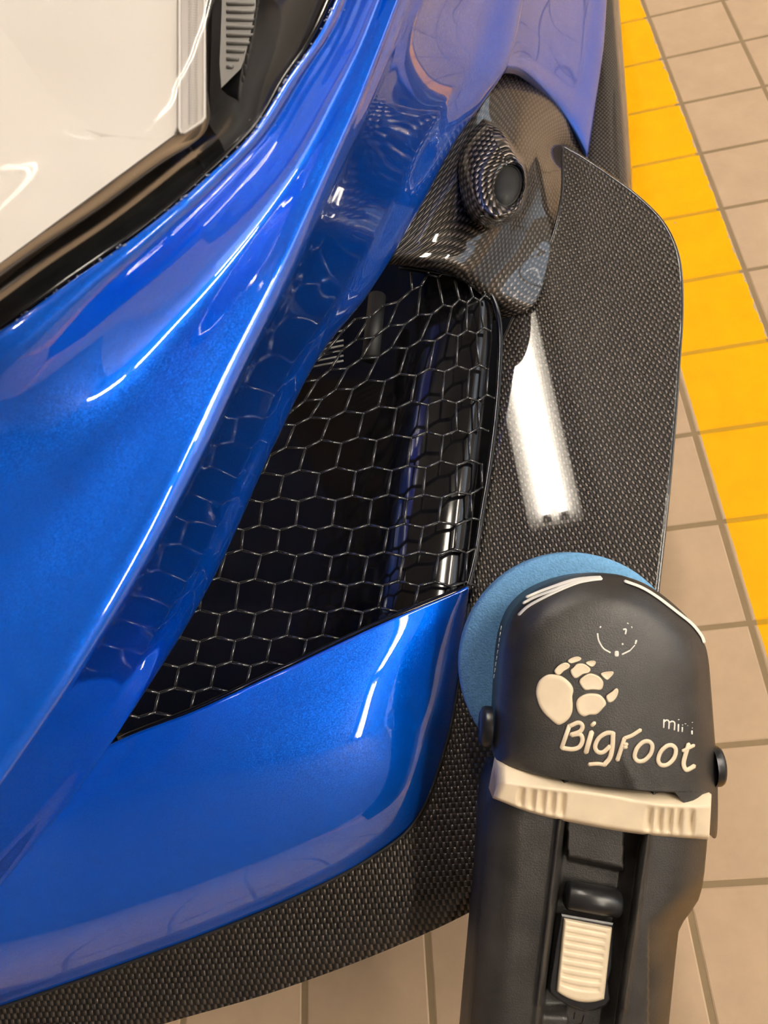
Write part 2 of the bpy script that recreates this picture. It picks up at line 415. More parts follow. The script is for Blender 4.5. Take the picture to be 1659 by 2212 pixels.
# ---- splitter
SR = [((1215, 318), (1262, 345), (1320, 384), (1375, 425), (1428, 478), .262),
      ((1213, 430), (1270, 440), (1340, 465), (1402, 498), (1458, 535), .2525),
      ((1180, 550), (1250, 558), (1330, 572), (1405, 588), (1470, 600), .2465),
      ((1108, 690), (1205, 698), (1300, 706), (1390, 708), (1471, 690), .2420),
      ((1080, 755), (1175, 776), (1280, 788), (1370, 788), (1466, 770), .2370),
      ((1074, 900), (1165, 908), (1265, 912), (1360, 912), (1457, 900), .2290),
      ((1047, 1080), (1145, 1080), (1245, 1083), (1340, 1083), (1441, 1080), .2200),
      ((1015, 1280), (1115, 1270), (1215, 1265), (1315, 1260), (1422, 1250), .2120),
      ((990, 1460), (1085, 1460), (1185, 1455), (1290, 1445), (1402, 1420), .2070),
      ((965, 1600), (1050, 1620), (1140, 1630), (1250, 1635), (1362, 1590), .2035),
      ((930, 1705), (1010, 1750), (1090, 1780), (1190, 1800), (1285, 1760), .2010),
      ((880, 1785), (935, 1830), (1000, 1875), (1085, 1900), (1170, 1880), .2000),
      ((800, 1850), (850, 1890), (915, 1930), (980, 1953), (1035, 1960), .2000),
      ((650, 1930), (690, 1965), (740, 2008), (790, 2040), (830, 2055), .2000),
      ((500, 1995), (525, 2030), (555, 2075), (580, 2110), (600, 2140), .2000),
      ((300, 2070), (312, 2105), (325, 2150), (340, 2190), (350, 2213), .2000),
      ((100, 2140), (107, 2175), (115, 2220), (122, 2258), (127, 2285), .2000),
      ((-110, 2210), (-105, 2245), (-97, 2290), (-90, 2330), (-85, 2355), .2000)]
def sheet_z(x, y):
    d = ray(x, y); t = (.212 + .125 * (CAM_POS.y + .93) - CAM_POS.z) / (d.z - .125 * d.y)
    return (CAM_POS + d * t).z
rows = []
for k, r in enumerate(SR):
    fr = min(1, max(0, (k - 9) / 4.)) * .018
    row = [(*r[0], sheet_z(*r[0]))]
    for q, f in zip(r[1:5], (.25, .5, .75, 1.)):
        row.append((*q, sheet_z(*q) - fr * f))
    rows.append(row)
px_surf('carbon_splitter', rows, 240, 90, 'carbon', car, .004)

edge = [(1215, 318), (1262, 345), (1320, 384), (1375, 425), (1428, 478), (1458, 535), (1470, 600), (1471, 690), (1466, 770), (1457, 900), (1441, 1080), (1422, 1250), (1402, 1420), (1362, 1590), (1285, 1760)]
tube('splitter_edge', catmull([tuple(PZ(x, y, sheet_z(x, y) - .0016)) for x, y in edge], 140), .0017, 'edge_gloss', car, 10)
edge = [(1080, 755), (1108, 690), (1180, 550), (1213, 430), (1215, 318)]
tube('splitter_edge', catmull([tuple(PZ(x, y, sheet_z(x, y) - .0010)) for x, y in edge], 60), .0014, 'edge_gloss', car, 10)
# ---- lower bumper panel in body colour
TP = [(1013, 1272, .2590), (960, 1292, .2635), (850, 1336, .2710), (740, 1386, .2765), (640, 1434, .2810), (520, 1490, .2855), (420, 1536, .2880), (255, 1600, .2900), (150, 1660, .290), (0, 1790, .287), (-150, 1930, .282)]
BT = [(1011, 1302, .2125), (991, 1452, .2075), (962, 1606, .2040), (900, 1766, .2015), (800, 1851, .2010), (650, 1931, .2010), (480, 2003, .2010), (300, 2070, .2010), (150, 2123, .201), (0, 2174, .201), (-150, 2225, .201)]
BT = [(b[0], b[1], sheet_z(b[0], b[1]) + .001) for b in BT]
rows = []
for a, b in zip(TP, BT):
    r = []
    for f, dr in ((0., .0), (.25, .12), (.55, .33), (.8, .58), (.93, .82), (1., 1.)):
        r.append((lerp(a[0], b[0], f), lerp(a[1], b[1], f), lerp(a[2], b[2], dr)))
    rows.append(r)
px_surf('lower_bumper_panel', rows, 130, 70, 'paint', car, .002)
# dark joint between panel and splitter
P = catmull([tuple(PZ(b[0] + 1, b[1] + 2, b[2] + .0003)) for b in BT], 90)
tube('panel_gasket', P, .0011, 'matte_black', car, 6)

# ---- side blade behind the splitter
SB = [[(x0, y, .186), (x1 - 34, y, .181), (x1 - 10, y, .174), (x1, y, .163), (x1 + 3, y, .115), (x1 - 12, y, .07)] for x0, x1, y in
      ((1245, 1322, -160), (1245, 1331, 0), (1238, 1341, 125), (1228, 1351, 250), (1218, 1359, 360), (1213, 1366, 480))]
px_surf('carbon_side_blade', SB, 70, 50, 'carbon', car, .003, uv='arc')

# ---- honeycomb intake mesh
def mesh_z(x, y):
    z = .25 - 8.0e-5 * (x - 1010) - 5.5e-5 * (y - 1270) - .004
    edge = 1078 - max(0, (y - 700)) * .11
    t = max(0, (x - (edge - 130)) / 130)
    return z - .020 * t * t
# rows of the honeycomb: (column, x, y) of the upper corners, in the photo's crop, row by row
HR = {-5: [(-1.5, 290, 510), (-.5, 425, 435), (.5, 575, 362), (1.5, 740, 270), (2.5, 830, 185), (3.5, 925, 165), (4.5, 1010, 165)],
      -4: [(-2, 110, 695), (-1, 255, 622), (0, 430, 548), (1, 610, 470), (2, 770, 410), (3, 910, 355), (4, 1000, 325), (5, 1075, 310), (6, 1140, 300)],
      -3: [(-2.5, 0, 838), (-1.5, 135, 778), (-.5, 290, 712), (.5, 460, 650), (1.5, 625, 590), (2.5, 785, 550), (3.5, 930, 510), (4.5, 1040, 495), (5.5, 1135, 480)],
      -2: [(-2, 0, 945), (-1, 150, 882), (0, 320, 820), (1, 490, 770), (2, 670, 735), (3, 835, 705), (4, 985, 690), (5, 1110, 685)],
      -1: [(-.5, 180, 975), (.5, 370, 940), (1.5, 555, 915), (2.5, 735, 885), (3.5, 905, 875), (4.5, 1045, 865), (5.5, 1150, 850)],
      0: [(-1, 45, 1140), (0, 240, 1100), (1, 440, 1085), (2, 630, 1070), (3, 820, 1055), (4, 985, 1045), (5, 1110, 1030)],
      1: [(-.5, 120, 1265), (.5, 320, 1250), (1.5, 520, 1245), (2.5, 715, 1240), (3.5, 895, 1215), (4.5, 1060, 1210)],
      2: [(-1, 5, 1415), (0, 205, 1410), (1, 410, 1405), (2, 605, 1400), (3, 800, 1400), (4, 985, 1385), (5, 1125, 1360)],
      3: [(-.5, 100, 1570), (.5, 300, 1570), (1.5, 500, 1565), (2.5, 695, 1560), (3.5, 885, 1550), (4.5, 1070, 1530)],
      4: [(0, 190, 1715), (1, 385, 1720), (2, 585, 1715), (3, 775, 1715), (4, 975, 1700), (5, 1095, 1690)],
      5: [(-.5, 75, 1870), (.5, 275, 1875), (1.5, 470, 1880), (2.5, 665, 1875), (3.5, 865, 1880), (4.5, 1035, 1880)]}
last = {a: (x, y) for a, x, y in HR[5]}; prev = {a: (x, y) for a, x, y in HR[4]}
for r in range(6, 11):      # the rows towards the lower left corner go on at the same pitch
    off = .5 if r % 2 else 0
    HR[r] = [(c + off, 175 + (c + off) * 197 - (r - 5) * 13, 1872 + (r - 5) * (152 - 2 * (r - 5)) + (2 - c) * 3) for c in range(-7, 5)]
node = {}
for r, lst in HR.items():
    lst = sorted(lst); a0, x0, y0 = lst[0]; a1, x1, y1 = lst[1]
    ext = [(a0 - k, x0 - (x1 - x0) * k, y0 - (y1 - y0) * k) for k in range(1, 5)] if -2 < r < 6 else []
    for a, x, y in ext + lst: node[(r, a)] = (600 + x / 2.552, 520 + y / 2.552)
def low(r, a):
    """lower corner between the upper corners a and a+1 of row r"""
    p, q = node.get((r, a)), node.get((r, a + 1))
    if p is None: return None
    if q is None:
        q0 = node.get((r, a - 1))
        if q0 is None: return None
        q = (p[0] + (p[0] - q0[0]) * .7, p[1] + (p[1] - q0[1]))
    return (p[0] + (q[0] - p[0]) * .55, lerp(p[1], q[1], .55) + 10.5)
LOWER = [(c[0], c[1]) for c in TP]
def below(x, y):
    for (x1, y1), (x0, y0) in zip(LOWER, LOWER[1:]):
        if x0 <= x <= x1: return y > lerp(y0, y1, (x - x0) / (x1 - x0)) + 6
    return y > 1275
def right_edge(y): return 1082 - max(0, (y - 700)) * .11
BORD = [s[2] for s in ST]
def hidden_left(x, y):
    for (x1, y1), (x0, y0) in zip(BORD, BORD[1:]):
        if y1 <= y <= y0 and y0 > y1: return x < lerp(x1, x0, (y - y1) / (y0 - y1)) - 90
    return False
struts = []; joints = set()
for (r, a), p in node.items():
    L = low(r, a); Lp = low(r, a - 1) if (r, a - 1) in node else None
    if L: struts.append((p, L))
    if L and (r, a + 1) in node: struts.append((L, node[(r, a + 1)]))
    up = low(r - 1, a - .5) if (r - 1, a - .5) in node else None
    if up: struts.append((up, p))
    elif (r == -5 and a > 1) or (r == -4 and a > 4): struts.append(((p[0] - 2, p[1] - 36), p))
V, Fc = [], []
for p, q in struts:
    m = ((p[0] + q[0]) / 2, (p[1] + q[1]) / 2)
    if below(*m) or hidden_left(*m) or m[0] > right_edge(m[1]) or m[1] < 565: continue
    A_ = PZ(*p, mesh_z(*p)); B_ = PZ(*q, mesh_z(*q))
    tube_geo([A_, A_.lerp(B_, .5), B_], .00092, 8, V=V, Fc=Fc)
    # deep web under every strut
    dn = (RM @ Vector((-.25, .35, -1))).normalized() * .002
    k = len(V); t = (B_ - A_).normalized().cross(dn).normalized() * .0003
    V += [A_ + t, B_ + t, B_ + dn + t, A_ + dn + t, A_ - t, B_ - t, B_ + dn - t, A_ + dn - t]
    Fc += [(k, k + 1, k + 2, k + 3), (k + 7, k + 6, k + 5, k + 4), (k + 3, k + 2, k + 6, k + 7)]
    joints.add(p); joints.add(q)
for p in joints:
    if below(*p) or hidden_left(*p): continue
    c = PZ(*p, mesh_z(*p)); k = len(V)
    for i in range(1, 5):
        for s in range(8):
            th = math.pi * i / 5; ph = 2 * math.pi * s / 8
            V.append(c + Vector((math.sin(th) * math.cos(ph), math.sin(th) * math.sin(ph), math.cos(th))) * .00108)
    for i in range(3):
        for s in range(8):
            Fc.append((k + i * 8 + s, k + i * 8 + (s + 1) % 8, k + i * 8 + 8 + (s + 1) % 8, k + i * 8 + 8 + s))
    Fc.append(tuple(k + s for s in range(8))[::-1]); Fc.append(tuple(k + 24 + s for s in range(8)))
hm = new_obj('honeycomb_mesh', V, Fc, 'mesh_black', car, recalc=True); hm['label'] = 'glossy black honeycomb intake mesh'

# frame round the opening
P = [(862, 575), (960, 592), (1035, 612), (1066, 648), (1080, 720), (1074, 860), (1058, 1000), (1040, 1110), (1024, 1210), (1008, 1275)]
P = catmull([tuple(PZ(x, y, mesh_z(x, y) - .001)) for x, y in P], 50)
tube('intake_frame', P, .0022, 'gloss_black', car, 8)
P = catmull([tuple(PZ(x + 2, y - 4, z - .007)) for x, y, z in TP[:8]], 40)
tube('intake_frame', P, .002, 'gloss_black', car, 8)

# glossy duct wall behind the mesh: nearly flat on the left, rolling up at the right
rows = []
for y in range(520, 1601, 72):
    e = 1095 - max(0, y - 700) * .11
    r = []
    for f, dz in ((-900, -.12), (-600, -.08), (-380, -.046), (-250, -.027), (-180, -.0175), (-125, -.0155), (-85, -.0150), (-50, -.017), (-28, -.024)):
        x = e + f; r.append((x, y, .25 - 8e-5 * (x - 1010) - 5.5e-5 * (y - 1270) + dz - .004 - max(0, y - 1290) * 6e-5))
    rows.append(r)
px_surf('intake_duct', rows, 60, 60, 'gloss_black', car, .001)
tube('duct_tube', [PZ(815, 640, .288), PZ(800, 775, .283)], .0062, 'matte_black', car, 20)
for k in range(5):
    y = 735 + k * 11
    tube('radiator_fin', [PZ(640, y + 20, .284), PZ(742, y, .284)], .0007, 'lamp_grey', car, 6)

# ---- parking sensor pod
base = [(1044, 256), (1085, 276), (1112, 318), (1134, 348), (1142, 395), (1132, 448), (1104, 478), (1062, 492), (1030, 482), (1005, 455), (990, 405), (985, 350), (1006, 300)]
bz = [.327, .316, .305, .298, .295, .296, .300, .307, .313, .318, .322, .325, .328]
ring = []
for k in range(13):
    # ring points in the same angular order as the base
    a = math.atan2(base[k][1] - 385, base[k][0] - 1070)
    ca, sa = math.cos(a), math.sin(a)
    ring.append((1098 + 34 * ca - 6 * sa, 400 + 50 * sa + 2 * ca))
SC = (1096, 400)
def up_z(p, zz): return zz
L1 = []; L2 = []; L3 = []; L0 = []; L4 = []
for (b, z, g) in zip(base, bz, ring):
    L0.append((*b, z - .004)); L1.append((lerp(b[0], g[0], .15), lerp(b[1], g[1], .15), lerp(z, .325, .25) + .003))
    zr = .3285 - (g[0] - 1064) * 1.1e-4
    L2.append((lerp(b[0], g[0], .55), lerp(b[1], g[1], .55), lerp(z, zr, .85) + .008))
    L3.append((*g, zr + .004)); L4.append((lerp(g[0], SC[0], .12), lerp(g[1], SC[1], .12), zr - .001))
rows = [r + r[:1] for r in (L0, L1, L2, L3, L4)]
G = np.array([[tuple(PZ(*c)) for c in r] for r in rows])
A_ = np.stack([catmull(np.vstack([r[-3:-1], r, r[1:3]]), 61 + 16)[8 + 0:61 + 8] if False else catmull(r, 61) for r in G])
A_ = np.stack([catmull(A_[:, j], 24) for j in range(61)], axis=1)
grid_mesh('sensor_pod', A_, 'carbon_pod', car, 0, uv='arc')
pod_c = PZ(SC[0], SC[1], .3255)
def ell(kx, dz, n=40):
    out = []
    for i in range(n):
        q = 2 * math.pi * i / n; g = (1096 + (30 * math.cos(q) - 7 * math.sin(q)) * kx, 400 + (45 * math.sin(q) + 2 * math.cos(q)) * kx)
        out.append(PZ(*g, .3285 - (g[0] - 1064) * 1.1e-4 + dz))
    return out
def ringstack(name, levels, mat, parent, cap=True, n=40):
    V = []; Fc = []
    for kx, dz in levels: V += ell(kx, dz, n)
    for i in range(len(levels) - 1):
        for s in range(n): Fc.append((i * n + s, i * n + (s + 1) % n, (i + 1) * n + (s + 1) % n, (i + 1) * n + s))
    if cap: Fc.append(tuple((len(levels) - 1) * n + s for s in range(n)))
    return new_obj(name, V, Fc, mat, parent, recalc=True)
ps = ringstack('parking_sensor', [(1.06, -.006), (1.06, .0008), (1.02, .0016), (.93, .0016), (.91, .0006), (.90, .0006), (.87, .0012), (.2, .0014)], 'sensor', car)
ps['label'] = 'round black parking sensor'
# dark under tray so that nothing is hollow below
V = [PZ(x, y, z) for z in (.160, .150) for x, y in ((1200, 420), (1400, 620), (1400, 1150), (1330, 1500), (1100, 1830), (600, 2080), (-100, 2300), (-700, 2000), (-500, 900), (700, 300))]
n_ = 10
new_obj('undertray', V, [tuple(range(n_)), tuple(range(n_, 2 * n_))[::-1]] + [(i, (i + 1) % n_, n_ + (i + 1) % n_, n_ + i) for i in range(n_)], 'matte_black', car, smooth=False, recalc=True)

# ---- the body goes on beyond the frame: wing and bonnet behind the headlight, nose to the left of it
FR = [PZ(1326, -160, .222), PZ(1250, -160, .295), PZ(1170, -160, .372), PZ(935, -160, .505), PZ(780, -160, .536), PZ(388, -205, .536), PZ(-80, -205, .536), PZ(-520, -205, .536)]
BK = [(.10, -.06), (.08, .03), (.06, .08), (.02, .09), (0, .085), (-.03, .085), (-.05, .085), (-.07, .085)]
rows = [[tuple(p + Vector((dx * f, f * .95, dz * math.sin(f * math.pi / 2)))) for p, (dx, dz) in zip(FR, BK)] for f in (0, .12, .35, .7, 1.)]
grid_mesh('bonnet', cat_grid(rows, 40, 40), 'paint', car, .002)
ED = [PZ(-520, -205, .536), PZ(-520, 300, .536), PZ(-520, 780, .534), PZ(-750, 1200, .498), PZ(-760, 1500, .47), PZ(-560, 1900, .425), PZ(-330, 2150, .43)]
rows = [[tuple(p + Vector((-f * .85, f * (.12 if i < 5 else -.06), .03 * math.sin(f * math.pi)))) for i, p in enumerate(ED)] for f in (0, .1, .3, .6, 1.)]
grid_mesh('nose_panel', cat_grid(rows, 40, 40), 'paint', car, .002)
# ---- headlight
hl = bpy.data.objects.new('headlight', None); COL.objects.link(hl); hl.parent = car
hl.location = PZ(200, 300, .523) - car.location; hl['label'] = 'headlight with cream white diffuser and black bezel'
seam = [(s[0][0], s[0][1], s[3]) for s in ST]
inner = [(520, -160, 0.518), (470, 0, 0.518), (462, 90, 0.518), (455, 180, 0.518), (440, 285, 0.518), (352, 345, 0.517), (205, 455, 0.517), (70, 545, 0.516), (-60, 640, 0.515), (-200, 740, 0.514), (-340, 840, 0.513)]
rows = []
for k in range(11):
    a, b = seam[k], inner[k]; r = []
    for f, dz in ((-.02, -.010), (0, -.004), (.06, -.0005), (.25, .0012), (.5, .000), (.75, -.004), (1., -.004), (1.25, -.010), (1.6, -.012)):
        r.append((lerp(a[0], b[0], f), lerp(a[1], b[1], f), lerp(a[2], b[2], f) + dz))
    rows.append(r)
px_surf('bezel', rows, 90, 40, 'gloss_black', hl, .0015)
# cream diffuser block with bevelled rim
def poly_block(name, P, ztop, zbot, mat, parent, inset=0, levels=None):
    """P: pixel polygon; stack of (scale, z)"""
    c = (sum(p[0] for p in P) / len(P), sum(p[1] for p in P) / len(P)); n = len(P)
    levels = levels or [(1., zbot), (1., ztop - .001), (.985, ztop)]
    V = []; Fc = []
    for s, z in levels: V += [PZ(lerp(c[0], p[0], s), lerp(c[1], p[1], s), z) for p in P]
    for i in range(len(levels) - 1):
        for s in range(n): Fc.append((i * n + s, i * n + (s + 1) % n, (i + 1) * n + (s + 1) % n, (i + 1) * n + s))
    Fc.append(tuple((len(levels) - 1) * n + s for s in range(n)))
    return new_obj(name, V, Fc, mat, parent, smooth=False, recalc=True)
poly_block('diffuser', [(388, -200), (388, 275), (380, 292), (0, 572), (-280, 780), (-500, 780), (-500, -200)], .536, .514, 'lamp_white', hl)
poly_block('light_guide', [(396, -200), (442, -200), (442, 258), (396, 290), (386, 285), (386, -200)], .538, .514, 'guide', hl)
tube('guide_rim', [PZ(x, y, .5385) for x, y in ((442, -180), (442, 40), (442, 254), (437, 262), (400, 287), (392, 288), (388, 278), (388, 40), (388, -180))], .00045, 'lamp_white', hl, 8)
for k in range(58):
    y = -40 + k * 5.6
    if y > 268: break
    a = PZ(408, y, .538); b = PZ(426, y + 2, .538)
    tube('prism_rib', [a, b], .00035, 'clear', hl, 6)
fin = poly_block('fin_plate', [(487, -200), (553, -200), (553, 70), (520, 150), (478, 192), (474, 140)], .521, .512, 'lamp_grey', hl)
for k in range(13):
    y = -60 + k * 17
    tube('fin_rib', [PZ(490, y, .5215), PZ(548 if y < 80 else 548 - (y - 80) * .7, y, .5215)], .0007, 'lamp_grey', hl, 6)
# clear cover
CV = []
for k in range(11):
    a, b = seam[k], inner[k]
    CV.append([(lerp(a[0], b[0], f), lerp(a[1], b[1], f), a[2] + dz) for f, dz in ((.1, .0015), (.5, .005), (1., .012), (1.8, .018), (3., .022))])
px_surf('clear_cover', CV, 60, 40, 'clear', hl)
# moisture bubbles under the film along the seam
V, Fc = [], []
SM = catmull([(s[0], s[1], s[2]) for s in seam[:10]], 400)
for _ in range(230):
    s = SM[random.randrange(20, 380)]
    d = abs(random.gauss(0, 1)) * 16 - 4; r = random.uniform(.00018, .00055)
    c = PZ(s[0] + d * .75, s[1] + d * .65, s[2] - max(0, d) * .00022 + .0003); k = len(V)
    V.append(c + Vector((0, 0, r)))
    for s_ in range(6):
        q = s_ * math.pi / 3; V.append(c + Vector((math.cos(q) * r, math.sin(q) * r, r * .3)))
    for s_ in range(6): Fc.append((k, k + 1 + s_, k + 1 + (s_ + 1) % 6))
o = new_obj('moisture_bubbles', V, Fc, 'drop', car); o['kind'] = 'stuff'

# ------------------------------------------------------------------ the polisher
D0 = .36
def LOC(x, y, z=0.): return PD(x, y, D0 - z)               # pixel on the tool's top plane, z towards the camera
def sink(p, dz): return p + CAM_AX * dz
tool = thing('polisher', 'black hand held polisher with cream lettering and blue foam pad', 'polisher', tuple(PD(1240, 1440, D0 + .075)))
OUT = [(1292, 1243), (1350, 1247), (1402, 1266), (1452, 1302), (1497, 1347), (1521, 1388), (1531, 1430), (1537, 1500), (1543, 1580), (1549, 1660), (1551, 1740), (1549, 1800), (1543, 1811), (1538, 1800), (1536, 1745),
       (1522, 1714), (1420, 1711), (1300, 1699), (1180, 1677), (1092, 1653), (1074, 1645), (1074, 1632), (1077, 1580), (1081, 1500), (1086, 1430), (1096, 1375), (1116, 1327), (1150, 1291), (1190, 1268), (1240, 1251)]
CEN = (1305, 1530)
OUTD = catmull(np.array(OUT[-3:] + OUT + OUT[:4], float), (len(OUT) + 7 - 1) * 9 + 1)[3 * 9:3 * 9 + len(OUT) * 9]
ANG = np.arctan2(OUTD[:, 1] - CEN[1], OUTD[:, 0] - CEN[0]); RAD = np.hypot(OUTD[:, 1] - CEN[1], OUTD[:, 0] - CEN[0])
o_ = np.argsort(ANG); ANGs, RADs = ANG[o_], RAD[o_]
PRO = OUTD.copy(); PRO[:, 1] = np.where(PRO[:, 1] > 1640, PRO[:, 1] + (PRO[:, 1] - 1640) * 2.2, PRO[:, 1])
ANG = np.arctan2(PRO[:, 1] - CEN[1], PRO[:, 0] - CEN[0]); RAD = np.hypot(PRO[:, 1] - CEN[1], PRO[:, 0] - CEN[0])
o_ = np.argsort(ANG); ANGs, RADs = ANG[o_], RAD[o_]
def rho(x, y):
    a = math.atan2(y - CEN[1], x - CEN[0]); return math.hypot(x - CEN[0], y - CEN[1]) / np.interp(a, ANGs, RADs, period=2 * math.pi)
def zprof(r): return -.004 * r ** 2 - .004 * r ** 5 - .010 * max(0, (r - .72) / .28) ** 2.6 if r < 1 else -.018
def ztop(x, y): return zprof(min(1, rho(x, y)))
V, Fc = [LOC(*CEN, 0)], []
RR = [.15, .3, .45, .55, .65, .72, .78, .83, .87, .91, .94, .965, .985, 1.]
n_ = len(OUTD)
for r in RR:
    for p in OUTD: q = (lerp(CEN[0], p[0], r), lerp(CEN[1], p[1], r)); V.append(LOC(*q, ztop(*q)))
edge = V[-n_:]
cw = LOC(*CEN, -.03)
for dz, sc in ((-.003, 1.004), (-.010, 1.006), (-.018, 1.0), (-.019, .985), (-.036, .975), (-.044, .93)):
    for p in edge:
        q = p + CAM_AX * dz; c = cw + CAM_AX * ((p - cw).dot(CAM_AX) + dz); V.append(c + (q - c) * sc)
lev = len(RR) + 6
for s in range(n_): Fc.append((0, 1 + s, 1 + (s + 1) % n_))
for i in range(lev - 1):
    for s in range(n_): Fc.append((1 + i * n_ + s, 1 + i * n_ + (s + 1) % n_, 1 + (i + 1) * n_ + (s + 1) % n_, 1 + (i + 1) * n_ + s))
Fc.append(tuple(1 + (lev - 1) * n_ + s for s in range(n_)))
new_obj('head_shell', V, Fc, 'rubber', tool, recalc=True)

# handle with its switch channel
HL = [(1690, 1072), (1740, 1056), (1800, 1048), (1870, 1045), (1950, 1040), (2080, 1028), (2212, 1016), (2330, 1006)]
HRt = [(1690, 1530), (1760, 1530), (1815, 1527), (1870, 1522), (1905, 1517), (1932, 1509), (1955, 1494), (1978, 1477), (2000, 1466), (2060, 1459), (2140, 1451), (2212, 1444), (2330, 1434)]
def hx(tab, y): return float(np.interp(y, [t[0] for t in tab], [t[1] for t in tab]))
def smooth(t): t = min(1, max(0, t)); return t * t * (3 - 2 * t)
def xl(y): return lerp(1216, 1168, (y - 1780) / 400)
def xr(y): return lerp(1393, 1335, (y - 1800) / 412)
def zhandle(x, y):
    e = min(x - hx(HL, y), hx(HRt, y) - x)
    z = -.009 - .013 * (1 - min(1, max(0, e / 85))) ** 2.4
    if x > 1400: z -= .006 * smooth((y - 1900 - (1480 - x) * .9) / 130)      # finger scoop on the right
    gl, gr = xl(y), xr(y)
    z += .0030 * (math.exp(-((x - gl + 7) / 6) ** 2) + math.exp(-((x - gr - 7) / 6) ** 2)) * (1 if y < 2175 else .4)
    inn = smooth((x - gl) / 9) * smooth((gr - x) / 9)
    depth = .012
    if y > 2165 - (x - 1170) * .02: depth = lerp(.012, .005, smooth((y - 2165) / 40))
    if 1226 < x < 1346:
        yb = 1852 + (x - 1230) * .16
        depth = lerp(.003, .012, smooth((y - yb) / 10))
    return z - inn * depth
NY, NX = 170, 190; V, Fc = [], []
ys = np.linspace(1690, 2330, NY)
for y in ys:
    l_, r_ = hx(HL, y), hx(HRt, y)
    row = [LOC(lerp(l_, r_, f), y + (f - .5) * 24 * (1 if y < 2330 else 1), zhandle(lerp(l_, r_, f), y)) for f in np.linspace(0, 1, NX)]
    V += [sink(row[0], -.034), sink(row[0], -.03), sink(row[0], -.012)] + row + [sink(row[-1], -.012), sink(row[-1], -.03), sink(row[-1], -.034)]
nv = NX + 6
for i in range(NY - 1):
    for j in range(nv - 1): Fc.append((i * nv + j, i * nv + j + 1, (i + 1) * nv + j + 1, (i + 1) * nv + j))
    Fc.append((i * nv + nv - 1, i * nv, (i + 1) * nv, (i + 1) * nv + nv - 1))
Fc.append(tuple(range(nv))); Fc.append(tuple((NY - 1) * nv + j for j in range(nv))[::-1])
new_obj('handle', V, Fc, 'rubber', tool, recalc=True)

# cream grip band with its two groups of notches
TB = [(1076, 1652), (1180, 1681), (1300, 1703), (1420, 1715), (1537, 1716)]
BB = [(1064, 1724), (1150, 1757), (1260, 1782), (1390, 1803), (1532, 1814)]
MB = [(1076, 1690), (1180, 1702), (1300, 1716), (1420, 1737), (1536, 1742)]
NT = [1125, 1149, 1171, 1192, 1214, 1402, 1424, 1445, 1466, 1492]
n1, n2 = 150, 26
tb, mb, bb = catmull(TB, n1), catmull(MB, n1), catmull(BB, n1)
V, Fc = [], []
for i in range(n1):
    for j in range(n2):
        f = j / (n2 - 1)
        if f < .3: q = f / .3; p = tb[i] + (mb[i] - tb[i]) * q; z = lerp(-.0068, -.0012, q)
        else: q = (f - .3) / .7; p = mb[i] + (bb[i] - mb[i]) * q; z = lerp(-.0012, -.0036, q) - .006 * max(0, (q - .9) / .1) ** 2
        x = p[0]; e = min(i, n1 - 1 - i) / n1
        z -= .004 * max(0, 1 - e / .05) ** 2 * (1 if i < n1 / 2 else .3)
        if f > .36:
            for c in NT:
                hw = 8.5; d = (x - (c - (q - .5) * 6)) / hw
                if abs(d) < 1:
                    v = max(0, 1 - ((q - .48) / .42) ** 2)
                    z -= .0024 * (1 - d * d) * math.sqrt(v)
        V.append(LOC(p[0], p[1], z))
for i in range(n1):                                             # skirt
    V.append(sink(V[i * n2], -.012)); V.append(sink(V[i * n2 + n2 - 1], -.014))
for i in range(n1 - 1):
    for j in range(n2 - 1): Fc.append((i * n2 + j, i * n2 + j + 1, (i + 1) * n2 + j + 1, (i + 1) * n2 + j))
    b = n1 * n2
    Fc.append((i * n2, (i + 1) * n2, b + 2 * (i + 1), b + 2 * i)); Fc.append((i * n2 + n2 - 1, b + 2 * i + 1, b + 2 * i + 3, (i + 1) * n2 + n2 - 1))
for i in (0, n1 - 1): Fc.append(tuple(i * n2 + j for j in range(n2)) + (n1 * n2 + 2 * i + 1, n1 * n2 + 2 * i))
o = new_obj('grip_band', V, Fc, 'cream', tool, recalc=True); o['label'] = 'cream grip band with vertical notches'

# slide switch: roller, black carrier, cream button
P = [LOC(1222, 1932, -.0165), LOC(1227, 1933, -.0165), LOC(1290, 1944, -.0165), LOC(1334, 1951, -.0165), LOC(1341, 1952, -.0165)]
sw = bpy.data.objects.new('slide_switch', None); COL.objects.link(sw); sw.parent = tool; sw.location = LOC(1265, 2080, -.018) - tool.location
tube('roller', P, [.0052, .0066, .0068, .0066, .0050], 'rubber_smooth', sw, 20)
def loc_block(name, P, levels, mat, parent, smooth_=False):
    n = len(P); c = (sum(p[0] for p in P) / n, sum(p[1] for p in P) / n); V, Fc = [], []
    for s, z in levels: V += [LOC(lerp(c[0], p[0], s), lerp(c[1], p[1], s), z if not callable(z) else z(p)) for p in P]
    for i in range(len(levels) - 1):
        for s in range(n): Fc.append((i * n + s, i * n + (s + 1) % n, (i + 1) * n + (s + 1) % n, (i + 1) * n + s))
    Fc.append(tuple((len(levels) - 1) * n + s for s in range(n)))
    return new_obj(name, V, Fc, mat, parent, smooth=smooth_, recalc=True)
loc_block('carrier', [(1212, 1972), (1326, 1992), (1322, 2090), (1314, 2120), (1319, 2160), (1310, 2173), (1285, 2182), (1262, 2185), (1230, 2174), (1204, 2158), (1187, 2144), (1186, 2130), (1200, 2040)],
          [(1., -.024), (1., -.016), (.985, -.0145), (.95, -.0140)], 'rubber_smooth', sw)
V, Fc = [], []; n1, n2 = 90, 36
